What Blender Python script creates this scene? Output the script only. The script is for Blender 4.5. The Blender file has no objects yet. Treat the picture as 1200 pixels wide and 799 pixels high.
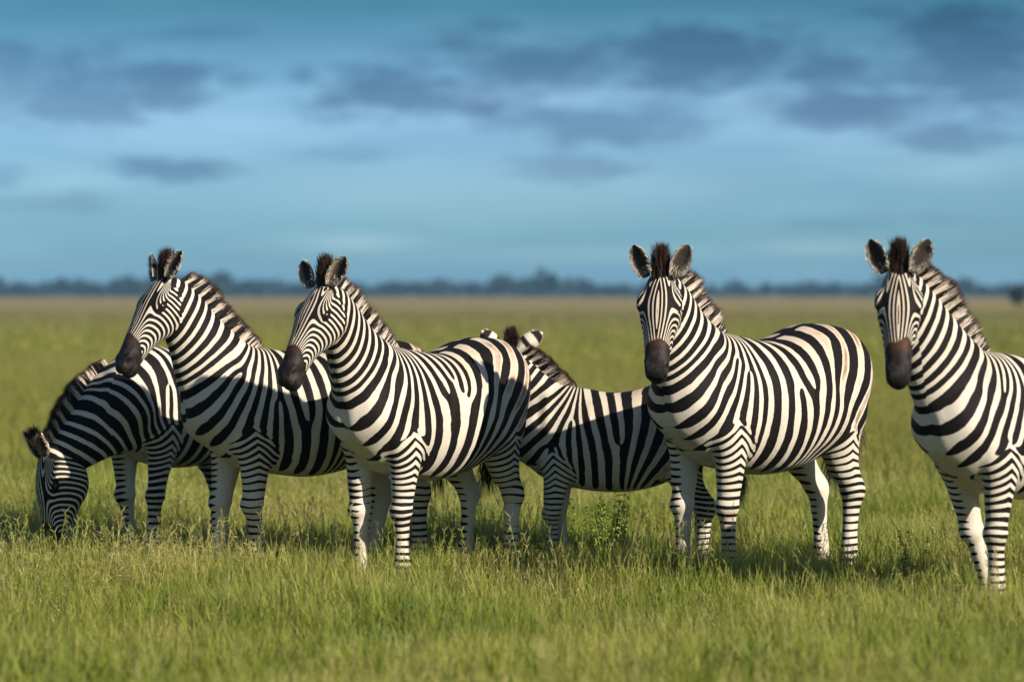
import bpy, math, random
import numpy as np
from math import radians, sin, cos, pi

random.seed(7)
rng = np.random.default_rng(7)
SC = bpy.context.scene
COL = SC.collection

# ------------------------------------------------------------------ camera, sky, sun, exposure
CAM_H = 1.63
cd = bpy.data.cameras.new("camera")
cam = bpy.data.objects.new("camera", cd)
COL.objects.link(cam)
cam.location = (0, 0, CAM_H)
cam.rotation_euler = (radians(90 - 0.81), 0, 0)
cd.sensor_width = 36.0
cd.lens = 120.0
cd.clip_start = 0.5
cd.clip_end = 20000
cd.dof.use_dof = True
cd.dof.focus_distance = 18.6
cd.dof.aperture_fstop = 1.9
SC.camera = cam

SUN_AZ, SUN_EL = 48.0, 27.0      # azimuth from straight behind the camera towards the right
wd = bpy.data.worlds.new("World")
SC.world = wd
wd.use_nodes = True


def NT(nt):
    """small node helper"""
    class H:
        def n(self, typ, **kw):
            x = nt.nodes.new(typ)
            for k, v in kw.items():
                if k.startswith('i_'):
                    key = k[2:]
                    key = int(key) if key.isdigit() else key
                    x.inputs[key].default_value = v
                else:
                    setattr(x, k, v)
            return x

        def l(self, a, b):
            nt.links.new(a, b)

        def math(self, op, a, b=None, c=None, clamp=False):
            x = nt.nodes.new('ShaderNodeMath')
            x.operation = op
            x.use_clamp = clamp
            for i, v in enumerate((a, b, c)):
                if v is None:
                    continue
                if isinstance(v, (int, float)):
                    x.inputs[i].default_value = v
                else:
                    nt.links.new(v, x.inputs[i])
            return x.outputs[0]

        def mix(self, f, a, b, blend='MIX'):
            x = nt.nodes.new('ShaderNodeMix')
            x.data_type = 'RGBA'
            x.blend_type = blend
            for i, v in ((0, f), (6, a), (7, b)):
                if isinstance(v, (int, float)):
                    x.inputs[i].default_value = v
                elif isinstance(v, tuple):
                    x.inputs[i].default_value = v if len(v) == 4 else v + (1,)
                else:
                    nt.links.new(v, x.inputs[i])
            return x.outputs[2]

        def ramp(self, f, stops, interp='LINEAR'):
            x = nt.nodes.new('ShaderNodeValToRGB')
            cr = x.color_ramp
            cr.interpolation = interp
            while len(cr.elements) < len(stops):
                cr.elements.new(0.5)
            for e, (p, c) in zip(cr.elements, stops):
                e.position = p
                e.color = c if len(c) == 4 else tuple(c) + (1,)
            nt.links.new(f, x.inputs[0])
            return x.outputs[0]

        def sstep(self, v, a, b):
            x = nt.nodes.new('ShaderNodeMapRange')
            x.interpolation_type = 'SMOOTHSTEP'
            x.inputs[1].default_value = a
            x.inputs[2].default_value = b
            nt.links.new(v, x.inputs[0])
            return x.outputs[0]

        def noise(self, vec, scale, detail=3, rough=.5, dist=0.):
            x = nt.nodes.new('ShaderNodeTexNoise')
            x.inputs['Scale'].default_value = scale
            x.inputs['Detail'].default_value = detail
            x.inputs['Roughness'].default_value = rough
            x.inputs['Distortion'].default_value = dist
            if vec is not None:
                nt.links.new(vec, x.inputs['Vector'])
            return x.outputs['Fac']

        def attr(self, name):
            x = nt.nodes.new('ShaderNodeAttribute')
            x.attribute_name = name
            return x.outputs['Fac']
    return H()


def build_world():
    nt = wd.node_tree
    nt.nodes.clear()
    h = NT(nt)
    out = h.n('ShaderNodeOutputWorld')
    bg = h.n('ShaderNodeBackground')
    bg.inputs[1].default_value = 0.068
    sky = h.n('ShaderNodeTexSky', sky_type='NISHITA', sun_disc=False)
    sky.sun_elevation = radians(SUN_EL)
    sky.sun_rotation = radians(180 - SUN_AZ)
    sky.air_density = 1.0
    sky.dust_density = 0.4
    sky.ozone_density = 2.5
    tc = h.n('ShaderNodeTexCoord')
    sep = h.n('ShaderNodeSeparateXYZ')
    h.l(tc.outputs['Generated'], sep.inputs[0])
    # direction -> a cloud deck seen edge-on near the horizon: azimuth and stretched elevation
    az = h.math('ARCTAN2', sep.outputs[0], sep.outputs[1])
    el = h.math('ARCSINE', sep.outputs[2])
    comb = h.n('ShaderNodeCombineXYZ')
    h.l(h.math('MULTIPLY', az, 20.0), comb.inputs[0])
    h.l(h.math('MULTIPLY', el, 66.0), comb.inputs[1])
    # tint of the clean air by elevation
    tint = h.ramp(h.math('MULTIPLY', el, 2.0, clamp=True),
                  [(0.0, (.30, .65, 1.10)), (.04, (.34, .68, 1.12)), (.10, (.46, .74, 1.19)), (.168, (.16, .39, .56)), (.5, (.80, .86, .92))])
    base = h.mix(1.0, sky.outputs[0], tint, 'MULTIPLY')
    CL = h.attr  # noqa
    # pale thin veil
    n2 = h.n('ShaderNodeTexNoise')
    n2.inputs['Scale'].default_value = 1.1
    n2.inputs['Detail'].default_value = 5
    m2 = h.n('ShaderNodeMapping')
    m2.inputs['Location'].default_value = (3.1, 7.7, 1.3)
    m2.inputs['Scale'].default_value = (.6, 1.0, 1)
    h.l(comb.outputs[0], m2.inputs[0])
    h.l(m2.outputs[0], n2.inputs['Vector'])
    veil = h.math('MULTIPLY', h.sstep(n2.outputs['Fac'], .42, .80), .45)
    base = h.mix(veil, base, h.mix(1.0, base, (1.75, 1.52, 1.36), 'MULTIPLY'))
    bri = None
    for (a0, e0, ra, re, k) in PALE_BANKS:
        da = h.math('MULTIPLY', h.math('SUBTRACT', h.math('MULTIPLY', az, 180 / pi), a0), 1 / ra)
        de = h.math('MULTIPLY', h.math('SUBTRACT', h.math('MULTIPLY', el, 180 / pi), e0), 1 / re)
        r = h.math('SQRT', h.math('ADD', h.math('MULTIPLY', da, da), h.math('MULTIPLY', de, de)))
        v = h.math('MULTIPLY', h.sstep(h.math('ADD', r, h.math('MULTIPLY', h.math('SUBTRACT', n2.outputs['Fac'], .5), 3.0)), 1.4, .1), k)
        bri = v if bri is None else h.math('MAXIMUM', bri, v)
    base = h.mix(bri, base, h.mix(1.0, base, (1.6, 1.32, 1.22), 'MULTIPLY'))
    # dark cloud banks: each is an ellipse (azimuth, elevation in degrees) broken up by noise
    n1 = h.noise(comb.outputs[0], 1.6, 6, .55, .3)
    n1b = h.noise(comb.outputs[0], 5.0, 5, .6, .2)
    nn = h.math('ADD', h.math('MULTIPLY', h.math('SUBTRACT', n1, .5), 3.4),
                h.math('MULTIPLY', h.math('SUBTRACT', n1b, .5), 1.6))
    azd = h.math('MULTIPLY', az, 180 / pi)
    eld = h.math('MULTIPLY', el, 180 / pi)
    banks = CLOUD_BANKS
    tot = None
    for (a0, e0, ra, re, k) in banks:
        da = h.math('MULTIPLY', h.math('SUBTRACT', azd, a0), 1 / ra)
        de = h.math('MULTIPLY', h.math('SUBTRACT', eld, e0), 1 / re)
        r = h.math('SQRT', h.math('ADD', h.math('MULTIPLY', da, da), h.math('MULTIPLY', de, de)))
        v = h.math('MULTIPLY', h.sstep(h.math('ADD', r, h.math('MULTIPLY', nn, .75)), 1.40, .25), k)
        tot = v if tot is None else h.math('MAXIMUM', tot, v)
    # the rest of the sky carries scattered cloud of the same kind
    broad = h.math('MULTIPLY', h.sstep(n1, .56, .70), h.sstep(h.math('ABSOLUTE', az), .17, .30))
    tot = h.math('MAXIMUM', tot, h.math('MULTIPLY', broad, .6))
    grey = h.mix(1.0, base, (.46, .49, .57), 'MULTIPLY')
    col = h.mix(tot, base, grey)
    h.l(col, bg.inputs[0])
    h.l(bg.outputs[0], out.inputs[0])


def pxdir(px, py):
    return math.degrees(math.atan2(px - 600, 4000)), math.degrees(math.atan2(343 - py, 4000))


PALE_BANKS = []
for (px, py, rx, ry, k) in [(620, 112, 200, 18, .6), (420, 285, 110, 16, .8), (960, 292, 120, 14, .8), (700, 300, 260, 14, .4), (880, 118, 70, 16, .6),
                            (250, 150, 140, 30, .35), (560, 230, 300, 40, .45), (1120, 200, 90, 24, .35)]:
    a0, e0 = pxdir(px, py)
    PALE_BANKS.append((a0, e0, rx / 69.8, ry / 69.8, k))
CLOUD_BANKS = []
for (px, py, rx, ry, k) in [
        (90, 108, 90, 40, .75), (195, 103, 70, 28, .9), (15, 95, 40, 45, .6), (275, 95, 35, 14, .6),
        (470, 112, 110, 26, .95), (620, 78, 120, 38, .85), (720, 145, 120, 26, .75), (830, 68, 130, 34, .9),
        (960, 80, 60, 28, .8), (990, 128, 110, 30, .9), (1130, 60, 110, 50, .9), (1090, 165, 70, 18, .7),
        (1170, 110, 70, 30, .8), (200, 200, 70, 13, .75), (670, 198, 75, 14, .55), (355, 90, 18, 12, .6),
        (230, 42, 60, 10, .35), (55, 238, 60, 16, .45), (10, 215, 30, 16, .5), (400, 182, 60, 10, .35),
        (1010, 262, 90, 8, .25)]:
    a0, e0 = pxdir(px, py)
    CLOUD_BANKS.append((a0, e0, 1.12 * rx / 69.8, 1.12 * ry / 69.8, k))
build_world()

sd = bpy.data.lights.new("sun", 'SUN')
sd.energy = 5.0
sd.angle = radians(0.5)
sd.color = (1.0, .92, .80)
sun = bpy.data.objects.new("sun", sd)
COL.objects.link(sun)
_a, _e = radians(SUN_AZ), radians(SUN_EL)
from mathutils import Vector
sun.rotation_euler = Vector((sin(_a) * cos(_e), -cos(_a) * cos(_e), sin(_e))).to_track_quat('Z', 'Y').to_euler()
sun.location = (10, -10, 10)

SC.view_settings.view_transform = 'Standard'
SC.view_settings.look = 'None'
SC.view_settings.exposure = 0.55
SC.view_settings.gamma = 1.0
SC.view_settings.use_curve_mapping = False
SC.cycles.max_bounces = 5
SC.cycles.transparent_max_bounces = 8
SC.cycles.volume_bounces = 0
SC.cycles.use_denoising = True


# ------------------------------------------------------------------ helpers
def tag(o, label=None, cat=None, group=None, kind=None):
    if label:
        o['label'] = label
    if cat:
        o['category'] = cat
    if group:
        o['group'] = group
    if kind:
        o['kind'] = kind


def mesh_np(name, V, polys, attrs=None, smooth=True):
    """polys: list of (n,k) index arrays; attrs: name -> per vertex float array"""
    me = bpy.data.meshes.new(name)
    V = np.asarray(V, dtype=np.float32)
    me.vertices.add(len(V))
    me.vertices.foreach_set('co', V.ravel())
    loops = np.concatenate([np.asarray(p, dtype=np.int32).ravel() for p in polys])
    tot = np.concatenate([np.full(len(p), np.asarray(p).shape[1], dtype=np.int32) for p in polys])
    start = np.concatenate([[0], np.cumsum(tot)[:-1]]).astype(np.int32)
    me.loops.add(len(loops))
    me.loops.foreach_set('vertex_index', loops)
    me.polygons.add(len(tot))
    me.polygons.foreach_set('loop_start', start)
    me.polygons.foreach_set('loop_total', tot)
    me.polygons.foreach_set('use_smooth', np.full(len(tot), smooth))
    me.update(calc_edges=True)
    for k, a in (attrs or {}).items():
        at = me.attributes.new(k, 'FLOAT', 'POINT')
        at.data.foreach_set('value', np.asarray(a, dtype=np.float32))
    return me


def link(name, me, parent=None, mats=()):
    o = bpy.data.objects.new(name, me)
    COL.objects.link(o)
    for m in mats:
        me.materials.append(m)
    if parent is not None:
        o.parent = parent
    return o


def unit(v):
    v = np.asarray(v, dtype=float)
    return v / (np.linalg.norm(v, axis=-1, keepdims=True) + 1e-12)


def sstep(x, a, b):
    t = np.clip((x - a) / (b - a), 0, 1)
    return t * t * (3 - 2 * t)


def catmull(P, n):
    """Catmull-Rom through the rows of P, n samples per span"""
    P = np.asarray(P, dtype=float)
    Q = np.vstack([2 * P[0] - P[1], P, 2 * P[-1] - P[-2]])
    out = []
    for i in range(1, len(Q) - 2):
        t = np.linspace(0, 1, n, endpoint=False)[:, None]
        p0, p1, p2, p3 = Q[i - 1], Q[i], Q[i + 1], Q[i + 2]
        out.append(.5 * (2 * p1 + (p2 - p0) * t + (2 * p0 - 5 * p1 + 4 * p2 - p3) * t ** 2 + (3 * p1 - p0 - 3 * p2 + p3) * t ** 3))
    out.append(P[-1:])
    return np.vstack(out)


class Sweep:
    """a body part: elliptical rings along a spine. rows: x,y,z, upx,upy,upz, hw, ht, hb, n"""

    def __init__(self, rows, n=8, seg=28):
        R = catmull(rows, n)
        self.C = R[:, :3]
        T = np.gradient(self.C, axis=0)
        self.T = unit(T)
        U = R[:, 3:6]
        U = unit(U - (U * self.T).sum(1, keepdims=True) * self.T)
        self.U = U
        self.S = np.cross(U, self.T)
        self.hw, self.ht, self.hb, self.n = R[:, 6], R[:, 7], R[:, 8], R[:, 9]
        self.s = np.concatenate([[0], np.cumsum(np.linalg.norm(np.diff(self.C, axis=0), axis=1))])
        self.seg = seg

    def mesh(self):
        a = np.linspace(0, 2 * pi, self.seg, endpoint=False)
        c, s = np.cos(a), np.sin(a)
        e = (2 / self.n)[:, None]
        x = self.hw[:, None] * np.sign(c) * np.abs(c) ** e
        h = np.where(s > 0, self.ht[:, None], self.hb[:, None])
        z = h * np.sign(s) * np.abs(s) ** e
        V = self.C[:, None] + x[..., None] * self.S[:, None] + z[..., None] * self.U[:, None]
        m, k = len(self.C), self.seg
        idx = np.arange(m * k).reshape(m, k)
        q = np.stack([idx[:-1], np.roll(idx, -1, 1)[:-1], np.roll(idx, -1, 1)[1:], idx[1:]], -1).reshape(-1, 4)
        V = V.reshape(-1, 3)
        V = np.vstack([V, self.C[0] , self.C[-1]])
        i0, i1 = m * k, m * k + 1
        t0 = np.stack([np.roll(idx[0], -1), idx[0], np.full(k, i0)], -1)
        t1 = np.stack([idx[-1], np.roll(idx[-1], -1), np.full(k, i1)], -1)
        return V, q, np.vstack([t0, t1])

    def locate(self, P, soft=False):
        """nearest spine sample of each point: s, x, z (local), normalised radius"""
        j = np.empty(len(P), dtype=int)
        ss, zs = [], []
        for a in range(0, len(P), 20000):
            d = ((P[a:a + 20000, None] - self.C[None]) ** 2).sum(2)
            j[a:a + 20000] = d.argmin(1)
            if soft:
                w = np.exp(-(d - d.min(1, keepdims=True)) / .022)
                w /= w.sum(1, keepdims=True)
                D_ = P[a:a + 20000, None] - self.C[None]
                ss.append((w * (self.s[None] + (D_ * self.T[None]).sum(2))).sum(1))
                zs.append((w * (D_ * self.U[None]).sum(2)).sum(1))
        D = P - self.C[j]
        s = self.s[j] + (D * self.T[j]).sum(1)
        x = (D * self.S[j]).sum(1)
        z = (D * self.U[j]).sum(1)
        hz = np.where(z > 0, self.ht[j], self.hb[j])
        rho = np.sqrt((x / self.hw[j]) ** 2 + (z / hz) ** 2)
        if soft:
            s, z = np.concatenate(ss), np.concatenate(zs)
        ax = np.abs((D * self.T[j]).sum(1))
        rho = rho + np.clip(ax - .02, 0, None) * 12
        return s, x, z, rho, j


def ellipsoid(c, r, axes=None, nu=14, nv=20):
    u = np.linspace(0, pi, nu)
    v = np.linspace(0, 2 * pi, nv, endpoint=False)
    A = np.eye(3) if axes is None else np.asarray(axes)
    pts, idx = [], np.zeros((nu, nv), dtype=int)
    V = np.array([[sin(a) * cos(b), sin(a) * sin(b), cos(a)] for a in u for b in v]) * np.asarray(r)
    V = V @ A + np.asarray(c)
    idx = np.arange(nu * nv).reshape(nu, nv)
    q = np.stack([idx[:-1], idx[1:], np.roll(idx, -1, 1)[1:], np.roll(idx, -1, 1)[:-1]], -1).reshape(-1, 4)
    return V, q, None


def lownoise(P, seed, k, m=6):
    r = np.random.default_rng(seed)
    out = np.zeros(len(P))
    for _ in range(m):
        w = unit(r.normal(size=3)) * k * r.uniform(.5, 1.5)
        out += np.sin(P @ w + r.uniform(0, 6.28))
    return out / math.sqrt(m)


# ------------------------------------------------------------------ animal materials
def coat_material(seed):
    m = bpy.data.materials.new("striped_coat")
    m.use_nodes = True
    nt = m.node_tree
    nt.nodes.clear()
    h = NT(nt)
    out = h.n('ShaderNodeOutputMaterial')
    bs = h.n('ShaderNodeBsdfPrincipled')
    tc = h.n('ShaderNodeTexCoord')
    mp = h.n('ShaderNodeMapping')
    mp.inputs['Location'].default_value = (seed * 3.7, seed * 1.9, seed * 5.1)
    h.l(tc.outputs['Object'], mp.inputs[0])
    P = mp.outputs[0]
    n_mid = h.math('SUBTRACT', h.noise(P, 14, 3, .5), .5)
    n_fine = h.math('SUBTRACT', h.noise(P, 95, 3, .6), .5)
    pa = h.math('ADD', h.attr('pa'), h.math('MULTIPLY', n_mid, 1.0))
    pb = h.math('ADD', h.attr('pb'), h.math('MULTIPLY', n_mid, 1.0))
    A = h.math('ADD', h.math('MULTIPLY', h.math('SINE', pa), h.attr('fc')),
               h.math('MULTIPLY', h.math('COSINE', pa), h.attr('fs')))
    B = h.math('SINE', pb)
    w = h.attr('wb')
    V = h.math('ADD', h.math('MULTIPLY', A, h.math('SUBTRACT', 1.0, w)), h.math('MULTIPLY', B, w))
    V = h.math('ADD', V, h.attr('duty'))
    V0 = V
    V = h.math('ADD', V, h.math('MULTIPLY', n_fine, .17))
    V = h.math('SUBTRACT', V, h.math('MULTIPLY', h.attr('white'), 2.2))
    V = h.math('ADD', V, h.math('MULTIPLY', h.attr('black'), 4.0))
    blk = h.sstep(V, -.10, .10)
    # pale hair: cream, a little dirty in patches
    dirt = h.sstep(h.noise(P, 3.0, 4, .6), .40, .75)
    pale = h.mix(h.math('MULTIPLY', dirt, .6), (.64, .575, .475), (.53, .43, .31))
    pale = h.mix(h.math('MULTIPLY', h.attr('warm'), .6), pale, (.60, .43, .28))
    pale = h.mix(h.math('MULTIPLY', h.math('ADD', n_fine, .5), .35), pale, h.mix(1.0, pale, (.70, .66, .62), 'MULTIPLY'))
    # brownish shadow stripe down the middle of the pale bands on the rump
    sh = h.math('MULTIPLY', h.sstep(V0, -.38, -.70), h.attr('shadow'))
    pale = h.mix(h.math('MULTIPLY', sh, h.sstep(h.noise(P, 5.0, 3, .6), .35, .65)), pale, (.20, .115, .065))
    dark = h.mix(h.sstep(n_fine, -.2, .3), (.006, .005, .005), (.015, .011, .009))
    dark = h.mix(h.attr('brown'), dark, (.11, .04, .018))
    dark = h.mix(h.math('MULTIPLY', h.attr('muz'), h.sstep(h.noise(P, 22, 4, .65), .38, .70)), dark, (.034, .028, .025))
    col = h.mix(blk, pale, dark)
    h.l(col, bs.inputs['Base Color'])
    h.l(h.math('MULTIPLY_ADD', h.attr('muz'), -.08, .62), bs.inputs['Roughness'])
    h.l(h.math('MULTIPLY_ADD', h.attr('muz'), .05, .10), bs.inputs['Specular IOR Level'])
    mp2 = h.n('ShaderNodeMapping')
    mp2.inputs['Scale'].default_value = (50, 170, 130)
    h.l(P, mp2.inputs[0])
    hair = h.noise(mp2.outputs[0], 1.0, 3, .6)
    bump = h.n('ShaderNodeBump')
    bump.inputs['Strength'].default_value = .55
    bump.inputs['Distance'].default_value = .006
    h.l(hair, bump.inputs['Height'])
    h.l(bump.outputs[0], bs.inputs['Normal'])
    h.l(bs.outputs[0], out.inputs[0])
    return m


def ear_material():
    m = bpy.data.materials.new("ear_fur")
    m.use_nodes = True
    nt = m.node_tree
    nt.nodes.clear()
    h = NT(nt)
    out = h.n('ShaderNodeOutputMaterial')
    bs = h.n('ShaderNodeBsdfPrincipled')
    tc = h.n('ShaderNodeTexCoord')
    inner, u, v = h.attr('ein'), h.attr('eu'), h.attr('ev')
    cv = h.n('ShaderNodeCombineXYZ')
    h.l(h.math('MULTIPLY', v, 9.0), cv.inputs[0])
    h.l(h.math('MULTIPLY', u, 1.6), cv.inputs[1])
    nz = h.noise(cv.outputs[0], 1.5, 4, .6, .6)
    # inside: dark fur with pale long hairs along the edges
    edge = h.sstep(h.math('ADD', v, h.math('MULTIPLY', h.math('SUBTRACT', nz, .5), .8)), .38, .70)
    ci = h.mix(edge, (.030, .023, .019), (.20, .155, .115))
    ci = h.mix(h.sstep(nz, .5, .72), ci, (.17, .125, .09))
    ci = h.mix(h.sstep(h.math('ADD', v, h.math('MULTIPLY', u, .10)), .90, .97), ci, (.012, .01, .01))
    # outside: white with black tip and a dark band
    ub = h.math('ADD', u, h.math('MULTIPLY', h.math('SUBTRACT', nz, .5), .15))
    band = h.math('MAXIMUM', h.math('MULTIPLY', h.sstep(ub, .66, .72), h.sstep(ub, .97, .92)),
                  h.math('MULTIPLY', h.sstep(ub, .22, .28), h.sstep(ub, .46, .40)))
    co = h.mix(band, (.66, .57, .46), (.014, .012, .012))
    h.l(h.mix(inner, co, ci), bs.inputs['Base Color'])
    bs.inputs['Roughness'].default_value = .8
    bs.inputs['Specular IOR Level'].default_value = .15
    h.l(bs.outputs[0], out.inputs[0])
    return m


def mane_material():
    m = bpy.data.materials.new("mane_hair")
    m.use_nodes = True
    nt = m.node_tree
    nt.nodes.clear()
    h = NT(nt)
    out = h.n('ShaderNodeOutputMaterial')
    bs = h.n('ShaderNodeBsdfPrincipled')
    t, k, r = h.attr('tip'), h.attr('dark'), h.attr('rnd')
    base = h.mix(k, (.66, .56, .45), (.013, .010, .009))
    base = h.mix(h.math('MULTIPLY', r, .35), base, h.mix(1.0, base, (.55, .5, .45), 'MULTIPLY'))
    tipc = h.mix(r, (.020, .011, .008), (.060, .026, .014))
    h.l(h.mix(h.sstep(h.math('ADD', t, h.math('MULTIPLY', r, .12)), .72, .95), base, tipc), bs.inputs['Base Color'])
    bs.inputs['Roughness'].default_value = .6
    bs.inputs['Specular IOR Level'].default_value = .25
    h.l(bs.outputs[0], out.inputs[0])
    return m


def eye_material():
    m = bpy.data.materials.new("eye_surface")
    m.use_nodes = True
    bs = m.node_tree.nodes['Principled BSDF']
    bs.inputs['Base Color'].default_value = (.012, .008, .006, 1)
    bs.inputs['Roughness'].default_value = .14
    return m


EAR_M, MANE_M, EYE_M = ear_material(), mane_material(), eye_material()


def strands(roots, dirs, lens, width, seed, bend=.25, segs=3):
    """thin flat hairs; returns V, quads, tris, per vertex t, strand index"""
    r = np.random.default_rng(seed)
    n = len(roots)
    d = unit(dirs)
    side = unit(np.cross(d, r.normal(size=(n, 3))))
    bd = unit(np.cross(side, d)) * r.normal(size=(n, 1)) * bend
    rows = []
    ts = np.linspace(0, 1, segs + 1)
    for i, t in enumerate(ts):
        c = roots + d * (lens[:, None] * t) + bd * (lens[:, None] * t * t)
        w = width * (1 - .55 * t)
        if i < segs:
            rows += [c - side * w / 2, c + side * w / 2]
        else:
            rows += [c]
    k = 2 * segs + 1
    V = np.stack(rows, 1).reshape(-1, 3)
    b = (np.arange(n) * k)[:, None]
    q = np.concatenate([b + np.array([[2 * i, 2 * i + 1, 2 * i + 3, 2 * i + 2]]) for i in range(segs - 1)], 0)
    tr = b + np.array([[2 * segs - 2, 2 * segs - 1, 2 * segs]])
    tv = np.tile(np.concatenate([np.repeat(ts[:-1], 2), [1.0]]), n)
    return V, q, tr, tv, np.repeat(np.arange(n), k)


# ------------------------------------------------------------------ zebra
def screen(px, py, Y):
    """a point of the place at distance Y that the photograph shows at (px, py)"""
    return np.array([(px - 600) * Y / 4000, Y, CAM_H - (py - 343) * Y / 4000])


GROUP = "zebras standing together on the grass"
VOX = 0.0065


def zebra(label, root, psi, scale, poll, face, pitch, legs=None, seed=1, roll=0., lam=.086, lam_neck=.059,
          ears=((0, 0), (0, 0)), tail=0., belly=0., phase=0., mane_h=1., tuft=1., tuft_h=1., brown_k=.7, ear_k=1.0, head_k=1.0, headL=.545, fat=1.0, neck_k=1.12):
    legs = legs or {}
    rs = np.random.default_rng(seed)
    E = bpy.data.objects.new("zebra", None)
    COL.objects.link(E)
    E.location = root
    tag(E, label, "zebra", GROUP)
    fwd = np.array([-cos(radians(psi)), -sin(radians(psi)), 0])
    left = np.array([-fwd[1], fwd[0], 0])
    E.rotation_euler = (0, 0, math.atan2(fwd[1], fwd[0]))
    E.scale = (scale,) * 3
    M = np.stack([fwd, left, [0, 0, 1]])         # world -> local rows

    def loc(p):
        return M @ (np.asarray(p) - np.asarray(root)) / scale
    fh = np.array([-cos(radians(face)), -sin(radians(face)), 0])
    pr = radians(pitch)
    ax = M @ (cos(pr) * fh + np.array([0, 0, -sin(pr)]))
    dz = M @ (sin(pr) * fh + np.array([0, 0, cos(pr)]))
    sx0 = np.cross(dz, ax)
    rr = radians(roll)
    dz = dz * cos(rr) + sx0 * sin(rr)
    sx = np.cross(dz, ax)
    P = loc(poll)
    up, fx = [0, 0, 1], [1, 0, 0]

    # --- torso
    f = fat
    tor = Sweep([
        (.67, 0, .94, *up, .055, .07, .08, 2.0),
        (.61, 0, .945, *up, .145, .14, .19, 2.0),
        (.48, 0, .97, *up, .205, .23, .31, 2.0),
        (.34, 0, .98, *up, .225, .295, .355, 2.0),
        (.15, 0, .95, *up, .265 * f, .305, .365 + belly * .4, 2.1),
        (-.08, 0, .935, *up, .305 * f, .295, .375 + belly, 2.2),
        (-.30, 0, .955, *up, .305 * f, .310, .345 + belly * .7, 2.2),
        (-.50, 0, 1.01, *up, .280, .312, .28, 2.1),
        (-.66, 0, 1.04, *up, .240, .265, .25, 2.1),
        (-.77, 0, 1.03, *up, .165, .190, .20, 2.0),
        (-.83, 0, 1.01, *up, .07, .10, .12, 2.0)], 8, 36)
    # --- neck
    B0 = np.array([.28, 0, .98])
    ne = unit(P - np.array([.34, 0, 1.02]))
    B1 = B0 + .26 * unit(np.array([.80, 0, .30]) + .55 * ne)
    L = np.linalg.norm(P - B0)
    B2 = P - .34 * L * unit(ne + .15 * dz - .12 * ax)
    t = np.linspace(0, 1, 7)[:, None]
    bez = (1 - t) ** 3 * B0 + 3 * (1 - t) ** 2 * t * B1 + 3 * (1 - t) * t * t * B2 + t ** 3 * P
    c0 = np.array([-.65, 0, .76])
    c1 = unit(.55 * dz - .6 * ax)
    prof = np.array([[0, .150, .235, .30], [.17, .155, .225, .295], [.33, .138, .195, .245], [.5, .112, .162, .195],
                     [.67, .094, .136, .155], [.84, .083, .115, .13], [1, .074, .085, .11]])
    prof[1:6, 1:] *= neck_k
    rows = []
    for i in range(7):
        k = sstep(np.array(prof[i, 0]), .1, .95)
        u = unit(c0 * (1 - k) + c1 * k)
        rows.append((*bez[i], *u, prof[i, 1], prof[i, 2], prof[i, 3], 2.0))
    nek = Sweep(rows, 8, 32)
    # --- head
    HP = [(-.10, .045, .045, .06, 2), (-.04, .068, .078, .095, 2), (.06, .082, .092, .125, 2.1), (.17, .094, .098, .150, 2.2),
          (.29, .100, .100, .158, 2.3), (.40, .094, .094, .145, 2.3), (.52, .078, .084, .112, 2.2), (.65, .067, .074, .089, 2.2),
          (.76, .061, .066, .078, 2.3), (.86, .058, .059, .070, 2.3), (.95, .056, .049, .064, 2.3), (1.005, .046, .034, .050, 2.2), (1.025, .026, .018, .03, 2.2)]
    rows = []
    for (tt, w_, a_, b_, n_) in HP:
        c = P + ax * (tt * headL) - dz * .012 * sstep(np.array(tt), .6, 1.0)
        rows.append((*c, *dz, w_ * head_k, a_ * head_k, b_ * head_k, n_))
    hed = Sweep(rows, 6, 32)

    def hp(tt, x, z):
        return P + ax * tt * headL + (sx * x + dz * z) * head_k

    blobs = []
    for sgn in (1, -1):
        blobs.append(ellipsoid(hp(.25, sgn * .083, .052), (.030, .026, .060), np.stack([sx, dz, ax])))     # brow
        blobs.append(ellipsoid(hp(.22, sgn * .055, -.075), (.044, .075, .085), np.stack([sx, dz, ax])))     # jaw
        blobs.append(ellipsoid(hp(.89, sgn * .047, .020), (.016, .023, .042), np.stack([sx, dz, ax])))      # nostril
    blobs.append(ellipsoid(hp(.935, 0, -.062), (.046, .030, .045), np.stack([sx, dz, ax])))                  # lower lip
    # --- legs
    FR = [(.40, .085, 1.08, .060, .10, .10), (.385, .120, .95, .078, .135, .13), (.355, .140, .80, .078, .115, .135),
          (.335, .142, .69, .064, .085, .10), (.335, .138, .57, .052, .064, .066), (.34, .135, .47, .044, .052, .050),
          (.347, .133, .42, .050, .057, .050), (.34, .131, .365, .035, .039, .038), (.335, .13, .25, .029, .033, .037),
          (.335, .13, .14, .034, .037, .043), (.35, .13, .085, .031, .033, .035), (.36, .13, .05, .043, .045, .043), (.37, .13, .0, .052, .056, .05)]
    HD = [(-.50, .08, 1.13, .07, .15, .16), (-.51, .125, 1.0, .115, .20, .21), (-.50, .150, .86, .118, .175, .20),
          (-.50, .158, .74, .094, .130, .155), (-.545, .152, .62, .064, .088, .095), (-.61, .142, .525, .047, .058, .064),
          (-.648, .136, .455, .049, .054, .068), (-.645, .132, .385, .037, .042, .046), (-.635, .13, .26, .032, .036, .041),
          (-.625, .13, .14, .036, .039, .045), (-.605, .13, .085, .033, .035, .036), (-.595, .13, .05, .044, .046, .045), (-.585, .13, .0, .052, .056, .052)]
    lg = {}
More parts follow.
